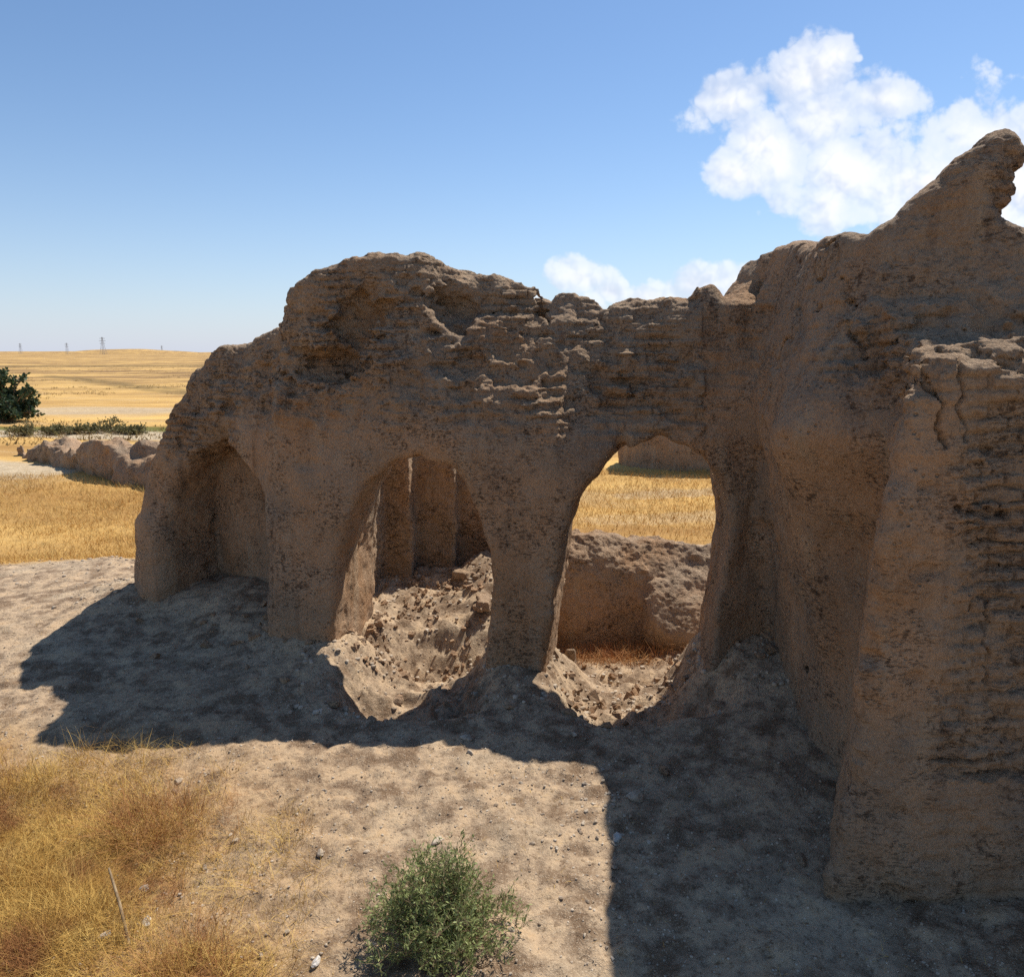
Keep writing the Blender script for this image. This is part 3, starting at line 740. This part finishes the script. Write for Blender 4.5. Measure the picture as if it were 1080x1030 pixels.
def low_wall(x, y, z):
    P = [(-13.9,21.7,.15),(-12.8,20.8,.6),(-11.2,19.5,.75),(-9.6,18.3,.8),(-7.8,17.3,.75),(-6.3,16.8,.6)]
    d, s_, (H,) = polyinfo(x, y, P)
    H = H * (.85 + .6 * fbm(x, y, z * 0, .9, 3, .6)) - np.where(s_ > 0, 2.5, .20) * np.maximum(d - .2, 0)
    f = smax(d - np.where(s_ > 0, .32, 1.1), (z - H) * .8, .12)
    return f + fbm(x, y, z, 1.3, 2) * .26 + fbm(x, y, z, 4, 3, .6, seed=4) * .16
whole('low_wall', low_wall, (-15, 15.6, -.6), (-4.8, 23.4, 1.4), .07,
      'low crumbled mud wall lying across the yellow field left of the ruin', 'wall', micro=.04, ms=7)

# ------------------------------------------------------------------ plants
rng = np.random.default_rng(11)
def gz(x, y): return ground_z(np.atleast_1d(x), np.atleast_1d(y))
def blades(x, y, h, w, bend=.5, seg=3, z=None, azim=None, lean=None):
    """numpy grass: thin tapered ribbons, returns verts and quads"""
    n = len(x); z = gz(x, y) - .01 if z is None else z
    az = rng.uniform(0, 2 * np.pi, n) if azim is None else azim
    ln = rng.uniform(.1, bend, n) * 1.0 if lean is None else lean
    fa = rng.uniform(0, 2 * np.pi, n); vs = []
    for k in range(seg + 1):
        t = k / seg; r = h * (ln * t + .35 * ln * t * t); zz = h * t * np.sqrt(np.clip(1 - (.7 * ln) ** 2 * t, .1, 1))
        cx_, cy_ = x + np.cos(az) * r, y + np.sin(az) * r; ww = w * (1 - .85 * t)
        vs.append(np.stack([cx_ - np.cos(fa) * ww, cy_ - np.sin(fa) * ww, z + zz], 1))
        vs.append(np.stack([cx_ + np.cos(fa) * ww, cy_ + np.sin(fa) * ww, z + zz], 1))
    V_ = np.stack(vs, 1).reshape(-1, 3); b = np.arange(n) * (2 * (seg + 1)); q = []
    for k in range(seg): q.append(np.stack([b + 2 * k, b + 2 * k + 1, b + 2 * k + 3, b + 2 * k + 2], 1))
    return V_, np.concatenate(q)
def scatter(n, x0, x1, y0, y1, dens):
    X = rng.uniform(x0, x1, n); Y = rng.uniform(y0, y1, n); k = rng.random(n) < dens(X, Y); return X[k], Y[k]
# dry grass of the near left corner
def dn(X, Y):
    g = np.maximum.reduce([gauss(X, Y, -3.1, 3.6, 1.35, 1.2), .8 * gauss(X, Y, -1.6, 3.05, .42, .36), sstep(-X, 3.3, 4.2) * (1 - sstep(Y, 4.9, 5.6)) * .7])
    return np.clip(g * 1.1 - .12 + .35 * fbm(X, Y, X * 0, 2.2, 3, seed=5), 0, 1) * (g > .1)
X, Y = scatter(300000, -6, -.9, 2.3, 6, dn)
cl = fbm(X, Y, X * 0, 3.0, 2, seed=71)
Vg, Qg = blades(X, Y, rng.uniform(.05, .20, len(X)) * (1 + .8 * cl), rng.uniform(.0007, .0018, len(X)), 1.6)
tag(link('dry_grass', mesh_from('dry_grass', Vg, Qg), M_STRAW), 'matted dry straw coloured grass in the near left corner', 'grass', kind='stuff')
# short grass spread on the bare ground
X, Y = scatter(32000, -6, 2.5, 2.8, 10.5, lambda a, b: np.clip(.25 + .8 * fbm(a, b, a * 0, 1.3, 3, seed=15), 0, 1) * (b < 6.3 + sstep(-a, 2.5, 5) * 5))
Vg, Qg = blades(X, Y, rng.uniform(.015, .05, len(X)), rng.uniform(.0008, .002, len(X)), 1.8, 2)
tag(link('short_dry_grass', mesh_from('short_dry_grass', Vg, Qg), M_STRAW), 'sparse short dry grass scattered over the bare ground', 'grass', kind='stuff')
# field grass
def fd(a, b): return np.clip(.65 + .8 * fbm(a, b, a * 0, .6, 3, seed=25), 0, 1)
X, Y = scatter(60000, -13, -3.5, 10.9, 18.5, fd); X2, Y2 = scatter(40000, -1, 6, 10.35, 19, lambda a, b: fd(a, b) * .9)
X = np.concatenate([X, X2]); Y = np.concatenate([Y, Y2])
Vg, Qg = blades(X, Y, rng.uniform(.05, .17, len(X)), rng.uniform(.002, .005, len(X)), 1.1, 2)
tag(link('field_grass', mesh_from('field_grass', Vg, Qg), M_GOLD), 'golden stubble of the fields beyond the ruin', 'grass', kind='stuff')
# weeds and tufts dotted over the open plain
nT = 9000; rr_ = 29 * np.exp(rng.random(nT) * 2.0); aa = rng.uniform(-.72, .25, nT); X, Y = np.sin(aa) * rr_, np.cos(aa) * rr_
k = fbm(X, Y, X * 0, .08, 3, seed=95) > -.05; X, Y = X[k], Y[k]; X = np.repeat(X, 7) + rng.normal(size=len(X) * 7) * .12; Y = np.repeat(Y, 7) + rng.normal(size=len(Y) * 7) * .12
Vg, Qg = blades(X, Y, rng.uniform(.05, .20, len(X)), rng.uniform(.008, .022, len(X)), 1.0, 2)
tag(link('plain_weeds', mesh_from('plain_weeds', Vg, Qg), M_WEED), 'dry brown weeds dotted over the far yellow plain', 'weeds', kind='stuff')
# rusty dead brush in the sunk room
X, Y = scatter(5000, .4, 2.4, 8.7, 9.5, lambda a, b: gauss(a, b, 1.3, 9.1, .8, .28))
Vg, Qg = blades(X, Y, rng.uniform(.08, .24, len(X)), rng.uniform(.0015, .004, len(X)), 1.4)
tag(link('dead_brush', mesh_from('dead_brush', Vg, Qg), M_BRUSH), 'rusty dead brush lying in the sunk room behind the right arch', 'brush', kind='stuff')

def leaves(C_, D_, L, Wd):
    """lens shaped leaves at C_ pointing along D_"""
    n = len(C_); r = rng.normal(size=(n, 3)); S_ = np.cross(D_, r); S_ /= np.linalg.norm(S_, axis=1)[:, None] + 1e-9
    L = np.asarray(L)[:, None]; Wd = np.asarray(Wd)[:, None]
    V_ = np.stack([C_, C_ + D_ * L * .5 + S_ * Wd, C_ + D_ * L, C_ + D_ * L * .5 - S_ * Wd], 1).reshape(-1, 3)
    return V_, np.arange(4 * n).reshape(-1, 4)
def tubes(paths, sides=5):
    """list of (points, radii) -> verts, quads"""
    Vs, Qs, base = [], [], 0
    for P, rad in paths:
        P = np.asarray(P, float); T = np.gradient(P, axis=0); T /= np.linalg.norm(T, axis=1)[:, None] + 1e-9
        ref = np.array([.31, .95, .1]); A = np.cross(T, ref); A /= np.linalg.norm(A, axis=1)[:, None] + 1e-9; B = np.cross(T, A)
        an = np.arange(sides) / sides * 2 * np.pi
        ring = P[:, None] + (A[:, None] * np.cos(an)[None, :, None] + B[:, None] * np.sin(an)[None, :, None]) * np.asarray(rad)[:, None, None]
        Vs.append(ring.reshape(-1, 3)); n = len(P)
        for k in range(n - 1):
            i = base + k * sides + np.arange(sides); j = base + k * sides + (np.arange(sides) + 1) % sides
            Qs.append(np.stack([i, j, j + sides, i + sides], 1))
        base += n * sides
    return np.concatenate(Vs), np.concatenate(Qs)
def bush(name, loc, rx, ry, rz, nb, nl, leaf, mat, label, cat, group=None, spread=1.0, tw=.004, wr=.22, up=.3, sub=14):
    root_ = empty(name, loc); tag(root_, label, cat, group); paths = []; LC, LD, TN = [], [], []
    for k in range(nb):
        th = rng.uniform(0, 2 * np.pi); ph = np.arccos(rng.uniform(0.0, 1)) * spread
        tip = np.array([np.sin(ph) * np.cos(th) * rx, np.sin(ph) * np.sin(th) * ry, np.cos(ph) * rz]) * rng.uniform(.72, 1.08)
        tip *= .86 + .26 * float(vnoise(math.cos(th) * 1.6 * math.sin(ph) + 5, math.sin(th) * 1.6 * math.sin(ph) + rx * 40, math.cos(ph) * 1.6)) + .12
        tip[2] = max(tip[2], .06 * rz)
        t = np.linspace(0, 1, 6)[:, None]; mid_ = tip * .5 + np.array([0, 0, .18 * rz]) + rng.normal(size=3) * .06 * rx
        P = (1 - t) ** 2 * np.array([rng.normal() * .03 * rx, rng.normal() * .03 * rx, 0]) + 2 * t * (1 - t) * mid_ + t * t * tip
        paths.append((P, np.linspace(tw, tw * .3, 6)))
        for j in range(sub):
            u = rng.uniform(.35, 1); q = (1 - u) ** 2 * 0 + 2 * u * (1 - u) * mid_ + u * u * tip
            dd = rng.normal(size=3); dd[2] = abs(dd[2]) * .8 + up; dd /= np.linalg.norm(dd); ln = rng.uniform(.12, .30) * rx
            e = q + dd * ln; paths.append((np.stack([q, (q + e) / 2 + rng.normal(size=3) * .01 * rx, e]), [tw * .4, tw * .3, tw * .15]))
            m_ = nl; s_ = rng.uniform(.1, 1.05, m_)[:, None]; pp = q + (e - q) * s_
            d2 = dd * .8 + rng.normal(size=(m_, 3)) * .6; d2 /= np.linalg.norm(d2, axis=1)[:, None]
            LC.append(pp); LD.append(d2); TN.append(np.full(m_, rng.random()))
    LC = np.concatenate(LC); LD = np.concatenate(LD); L = rng.uniform(.6, 1.3, len(LC)) * leaf
    V_, Q_ = leaves(LC, LD, L, L * wr); V_[:, 2] = np.maximum(V_[:, 2], .01)
    tone = np.clip(np.repeat(np.concatenate(TN), 4) * .8 + rng.uniform(-.2, .3, len(V_)), 0, 1)
    link('foliage', mesh_from('foliage', V_, Q_, False, {'tone': tone}), mat, root_)
    Vt, Qt = tubes(paths, 4); link('branches', mesh_from('branches', Vt, Qt), M_TWIG, root_)
    return root_
gx_, gy_, _z = at(455, 985, 3.5)
bush('green_shrub', (-.36, 3.40, float(gz(-.36, 3.40)[0])),   .40, .36, .38, 130, 10, .024, M_LEAF,
     'small bushy green shrub on the bare ground at the bottom of the picture', 'shrub', tw=.003, wr=.14)
tx, ty = at(8, 443, 33)[:2]
bush('dark_tree', (tx, ty, 0), 1.2, 1.1, 2.0, 60, 12, .16, M_TREE,
     'dark green bushy tree at the left edge, alone in the yellow plain', 'tree', tw=.05, wr=.35, sub=12)
for k, (px, py, Y, w, h, lb) in enumerate([
        (25, 463, 27.5, .9, .35, 'low olive scrub bush nearest the left edge of the green strip'),
        (62, 462, 28, .8, .28, 'olive scrub bush second from the left in the green strip'),
        (88, 458, 28.5, .7, .30, 'olive scrub bush third from the left in the green strip'),
        (115, 455, 29, .9, .45, 'tallest olive scrub bush of the green strip, left of the ruin'),
        (140, 458, 28.5, .8, .28, 'olive scrub bush of the green strip closest to the ruin')]):
    x, y, z = at(px, py, Y)
    bush('scrub_bush', (x, Y, float(gz(x, Y)[0])), w, w * .8, h * .95, 26, 8, .07, M_SCRUB, lb, 'bush', 'scrub bushes of the green strip', tw=.012, wr=.3, sub=8)
# dry tussocks on bare ground
def tussock(x, y, r, h, n, label, mat=M_STRAW):
    a = rng.uniform(0, 2 * np.pi, n); rr = r * np.sqrt(rng.random(n)) * .9
    X_, Y_ = np.cos(a) * rr, np.sin(a) * rr
    V_, Q_ = blades(X_, Y_, rng.uniform(.5, 1, n) * h, rng.uniform(.0008, .002, n), 1.3, 3, z=np.zeros(n) - .01, azim=a + rng.normal(size=n) * 1.6)
    tag(link('grass_tussock', mesh_from('grass_tussock', V_, Q_), mat, None, (x, y, float(gz(x, y)[0]))), label, 'tussock', 'dry tussocks on the near ground')
tussock(-2.25, 4.35, .30, .34, 700, 'big reddish dry tussock at the right end of the near grass', M_BRUSH)
tussock(-1.55, 3.15, .26, .26, 600, 'reddish dry tussock beside the green shrub, at the bottom edge', M_BRUSH)
tussock(-2.75, 3.7, .30, .30, 600, 'pale straw tussock in the middle of the near left grass')
tussock(-3.35, 4.6, .30, .28, 500, 'pale straw tussock at the upper edge of the near left grass')
# dry stick
P = [at(118, 945, 3.72), at(128, 975, 3.55), at(138, 1010, 3.38)]
P = [(a, b, float(gz(a, b)[0]) + hh) for (a, b, _), hh in zip(P, (.20, .12, .02))]
V2, Q2 = tubes([(P, [.006, .008, .009])], 6)
o_ = np.array(P[2]); tag(link('dry_stick', mesh_from('dry_stick', V2 - o_, Q2), M_TWIG, None, o_), 'dry brown stalk sticking up out of the near left grass', 'stick')

# ------------------------------------------------------------------ stones
def stone_mesh(seed, n=10):
    r_ = np.random.default_rng(seed); u = np.linspace(0, np.pi, n); v = np.linspace(0, 2 * np.pi, 2 * n, endpoint=False)
    Uu, Vv = np.meshgrid(u, v, indexing='ij'); x = np.sin(Uu) * np.cos(Vv); y = np.sin(Uu) * np.sin(Vv); z = np.cos(Uu)
    k = 1 + .45 * fbm(x, y, z, 1.1, 3, .6, seed=seed * 3.3)
    pl = r_.normal(size=(7, 3)); pl /= np.linalg.norm(pl, axis=1)[:, None]
    for p in pl:
        dt = (x * p[0] + y * p[1] + z * p[2]) * k; k = np.where(dt > .62, k * .62 / np.maximum(dt, .01), k)
    P = np.stack([x * k, y * k, z * k * .75], -1).reshape(-1, 3); m_ = 2 * n
    i = (np.arange(n - 1)[:, None] * m_ + np.arange(m_)[None]).ravel(); j = (np.arange(n - 1)[:, None] * m_ + (np.arange(m_)[None] + 1) % m_).ravel()
    return P, np.stack([i, i + m_, j + m_, j], 1)
stones = [stone_mesh(s) for s in range(6)]
def to_ground(px, py, zz=0.05):
    a = (px - 540) / FPX; b = (515 - py) / FPX; y = _c + b * _s; z = -_s + b * _c
    t = (zz - CAM_H) / z; return a * t, y * t
def put_stone(px, py, size, mat, label, group=None, asp=(1, 1, 1)):
    x, y = to_ground(px, py); P, q = stones[rng.integers(6)]
    th = rng.uniform(0, 6.28); s_ = np.array(asp) * size; R_ = np.array([[math.cos(th), -math.sin(th), 0], [math.sin(th), math.cos(th), 0], [0, 0, 1]])
    me = mesh_from('stone', (P * s_) @ R_.T, q, False)
    o = link('stone', me, mat, None, (x, y, float(gz(x, y)[0]) + size * .25)); tag(o, label, 'stone', group); return o
for px, py, s_, mt, lb in [
        (152, 934, .030, M_PALE, 'small white stone at the right edge of the near left grass, upper of two'),
        (156, 970, .032, M_PALE, 'small white stone at the right edge of the near left grass, lower of two'),
        (112, 986, .034, M_PALE, 'long pale stone lying in the near left grass'),
        (334, 1012, .032, M_PALE, 'pale stone at the bottom edge left of the green shrub'),
        (650, 880, .034, M_PALE, 'white stone at the edge of the side wall shadow'),
        (492, 775, .045, M_STONE, 'tan stone at the shadow edge below the middle pier'),
        (496, 793, .028, M_STONE, 'small tan stone just below the shadow of the middle pier'),
        (460, 889, .034, M_STONE, 'tan stone right above the green shrub'),
        (338, 897, .034, M_STONE, 'tan stone lying left of and above the green shrub'),
        (671, 840, .060, M_STONE, 'largest tan stone at the corner of the side wall shadow'),
        (605, 776, .03, M_STONE, 'tan stone on the worn threshold of the right arch'),
        (188, 825, .030, M_STONE, 'brown stone on the bare ground right of the near left grass'),
        (184, 836, .022, M_STONE, 'smaller brown stone right of the near left grass'),
        (215, 910, .026, M_STONE, 'dark brown stone alone between the grass and the green shrub')]:
    put_stone(px, py, s_, mt, lb, None, (1.3, .8, .8))
for px, py, s_, lb in [
        (352, 742, .060, 'fallen mud clod at the left lip of the left opening'), (392, 752, .045, 'fallen mud clod in the sunlit bottom of the left opening, left of two'),
        (436, 742, .055, 'fallen mud clod in the sunlit bottom of the left opening, right of two'), (418, 700, .075, 'broken brick lump in the middle of the left opening'),
        (470, 690, .060, 'broken brick lump by the right jamb of the left opening'), (600, 752, .055, 'fallen mud clod at the left lip of the right opening'),
        (640, 765, .045, 'fallen mud clod low in the right opening'), (690, 748, .060, 'fallen mud clod beside the right jamb of the right opening'),
        (760, 742, .070, 'shaded clod at the foot of the corner right of the openings'), (800, 728, .050, 'shaded clod at the foot of the side wall'),
        (700, 812, .050, 'clod just inside the shadow corner of the side wall'), (300, 722, .050, 'shaded clod at the foot of the left pier'),
        (540, 748, .055, 'shaded clod at the foot of the middle pier'), (215, 668, .050, 'shaded clod in front of the blind niche'),
        (845, 905, .045, 'shaded clod beside the foot of the corner buttress')]:
    put_stone(px, py, s_, M_ADOBE, lb, 'fallen clods at the foot of the walls', (1.3, .9, .8))
n = 0
while n < 110:
    px, py = rng.uniform(160, 700), rng.uniform(770, 1025)
    if n % 2: px, py = rng.normal(640, 40), rng.normal(850, 40)
    if px > 690 or (400 < px < 530 and py > 890): continue
    near_edge = px > 560 and py < 930
    put_stone(px, py, rng.uniform(.008, .02), M_STONE, 'small tan stone of the scatter beside the side wall shadow' if near_edge else 'small tan stone on the sunlit bare ground around the shrub', 'small stones by the side wall shadow' if near_edge else 'small stones around the shrub', (1.2, .9, .8)); n += 1
# gravel: one object
def pebbles(n, reg, smin_, smax_, name, label, mat=M_STONE):
    X, Y = reg(n); n = len(X); Z = gz(X, Y); P, q = stone_mesh(3, 5); s_ = smin_ + (smax_ - smin_) * rng.random(n) ** 3
    th = rng.uniform(0, 6.28, n); c_, s2 = np.cos(th), np.sin(th)
    V_ = P[None] * s_[:, None, None]; x_ = V_[..., 0] * c_[:, None] - V_[..., 1] * s2[:, None]; y_ = V_[..., 0] * s2[:, None] + V_[..., 1] * c_[:, None]
    V_ = np.stack([x_ + X[:, None], y_ + Y[:, None], V_[..., 2] + Z[:, None]], -1).reshape(-1, 3)
    q = (q[None] + (np.arange(n) * len(P))[:, None, None]).reshape(-1, 4)
    tag(link(name, mesh_from(name, V_, q, False), mat), label, 'gravel', kind='stuff')
pebbles(38000, lambda n: scatter(n, -5.5, 3, 2.8, 7.3, lambda a, b: np.clip(.35 + .9 * fbm(a, b, a * 0, 1.5, 3, seed=51), 0, 1)), .003, .013, 'gravel', 'crumbs of earth and gravel strewn over the bare ground')
pebbles(5000, lambda n: scatter(n, -2.0, 2.4, 5.9, 9.5, lambda a, b: np.clip(.5 + .9 * fbm(a, b, a * 0, 1.5, 3, seed=52), 0, 1)), .004, .038, 'crumbled_brick', 'crumbled brick strewn over the floors behind the arches')
def chunks(n, x0, x1, y0, y1, s0, s1, name, label, dens):
    X, Y = scatter(n, x0, x1, y0, y1, dens); n = len(X); Z = gz(X, Y); B = np.array([[a, b, c] for a in (-1, 1) for b in (-1, 1) for c in (-1, 1)], float)
    s_ = s0 + (s1 - s0) * rng.random(n) ** 2; V_ = B[None] * (np.array([1.5, .95, .6]) * s_[:, None])[:, None] * rng.uniform(.6, 1.15, (n, 8, 3))
    q4 = rng.normal(size=(n, 4)) * np.array([1, .35, .35, 1]); q4 /= np.linalg.norm(q4, axis=1)[:, None]; w_, a, b, c = q4.T
    Rm = np.stack([np.stack([1 - 2 * (b * b + c * c), 2 * (a * b - c * w_), 2 * (a * c + b * w_)], -1), np.stack([2 * (a * b + c * w_), 1 - 2 * (a * a + c * c), 2 * (b * c - a * w_)], -1),
                   np.stack([2 * (a * c - b * w_), 2 * (b * c + a * w_), 1 - 2 * (a * a + b * b)], -1)], 1)
    V_ = np.einsum('nij,nkj->nki', Rm, V_) + np.stack([X, Y, Z + s_ * .2], 1)[:, None]
    F6 = np.array([[0, 1, 3, 2], [4, 6, 7, 5], [0, 4, 5, 1], [2, 3, 7, 6], [0, 2, 6, 4], [1, 5, 7, 3]])
    q = (F6[None] + (np.arange(n) * 8)[:, None, None]).reshape(-1, 4); me = mesh_from(name, V_.reshape(-1, 3), q, False)
    tag(link(name, me, M_ADOBE), label, 'rubble', kind='stuff')
chunks(900, -1.7, .1, 7.0, 9.6, .006, .030, 'brick_rubble', 'broken mud brick rubble on the slope behind the left arch', lambda a, b: np.clip(.5 + 1.3 * fbm(a, b, a * 0, 2.0, 2, seed=57), 0, 1))
chunks(500, .4, 2.3, 6.4, 9.3, .008, .038, 'brick_crumbs', 'broken mud brick lumps on the floor behind the right arch', lambda a, b: np.clip(.3 + 1.3 * fbm(a, b, a * 0, 2.0, 2, seed=58), 0, 1))
chunks(900, -4.2, 3.0, 5.6, 8.6, .010, .05, 'wall_foot_crumbs', 'crumbs of fallen mud lying along the foot of the ruin', lambda a, b: np.exp(-np.maximum(polyinfo(a, b, [(u, v, 0.) for u, v in TR_W])[0] - .55, 0) / .25) * np.clip(.4 + 1.2 * fbm(a, b, a * 0, 2.0, 2, seed=59), 0, 1))
pebbles(2500, lambda n: scatter(n, -9, -4.3, 8.2, 11.2, lambda a, b: np.clip(.2 + 1.1 * fbm(a, b, a * 0, 1.2, 3, seed=53), 0, 1) + sstep(b, 10.3, 10.7) * .3), .006, .035, 'bank_gravel', 'clods and gravel on the pale bank left of the ruin')

# ------------------------------------------------------------------ pylons
def pylon(px, Y, h, label):
    x = at(px, 372, Y)[0]; root_ = empty('power_pylon', (x, Y, -1)); tag(root_, label, 'pylon', 'pylons on the horizon')
    paths = []; lv = np.linspace(0, h, 9); hw = lambda z: .13 * h * (1 - z / h) ** 1.3 + .018 * h; r = .0065 * h
    for sx in (-1, 1):
        for sy in (-1, 1): paths.append(([(sx * hw(z), sy * hw(z), z) for z in lv], [r] * 9))
    for z0, z1 in zip(lv[:-1], lv[1:]):
        for sy in (-1, 1):
            paths.append(([(-hw(z0), sy * hw(z0), z0), (hw(z1), sy * hw(z1), z1)], [r * .7] * 2)); paths.append(([(hw(z0), sy * hw(z0), z0), (-hw(z1), sy * hw(z1), z1)], [r * .7] * 2))
    V_, Q_ = tubes(paths, 4); link('lattice_tower', mesh_from('lattice_tower', V_, Q_), M_STEEL, root_)
    for z in (.66, .80, .93):
        w = .17 * h * (1.1 - abs(z - .8))
        V_, Q_ = tubes([([(-w, 0, z * h), (0, 0, z * h + .02 * h), (w, 0, z * h)], [r * .8, r * 1.6, r * .8]), ([(-w, 0, z * h), (0, 0, z * h - .02 * h), (w, 0, z * h)], [r * .6] * 3)], 4)
        link('cross_arm', mesh_from('cross_arm', V_, Q_), M_STEEL, root_)
pylon(109, 1150, 27, 'tallest and clearest lattice pylon, beside the low hill on the horizon')
pylon(71, 1900, 28, 'mid sized lattice pylon left of the tallest one')
pylon(22, 1900, 27, 'lattice pylon nearest the left edge, above the dark tree')
pylon(171, 2600, 28, 'faintest lattice pylon, right of the low hill')
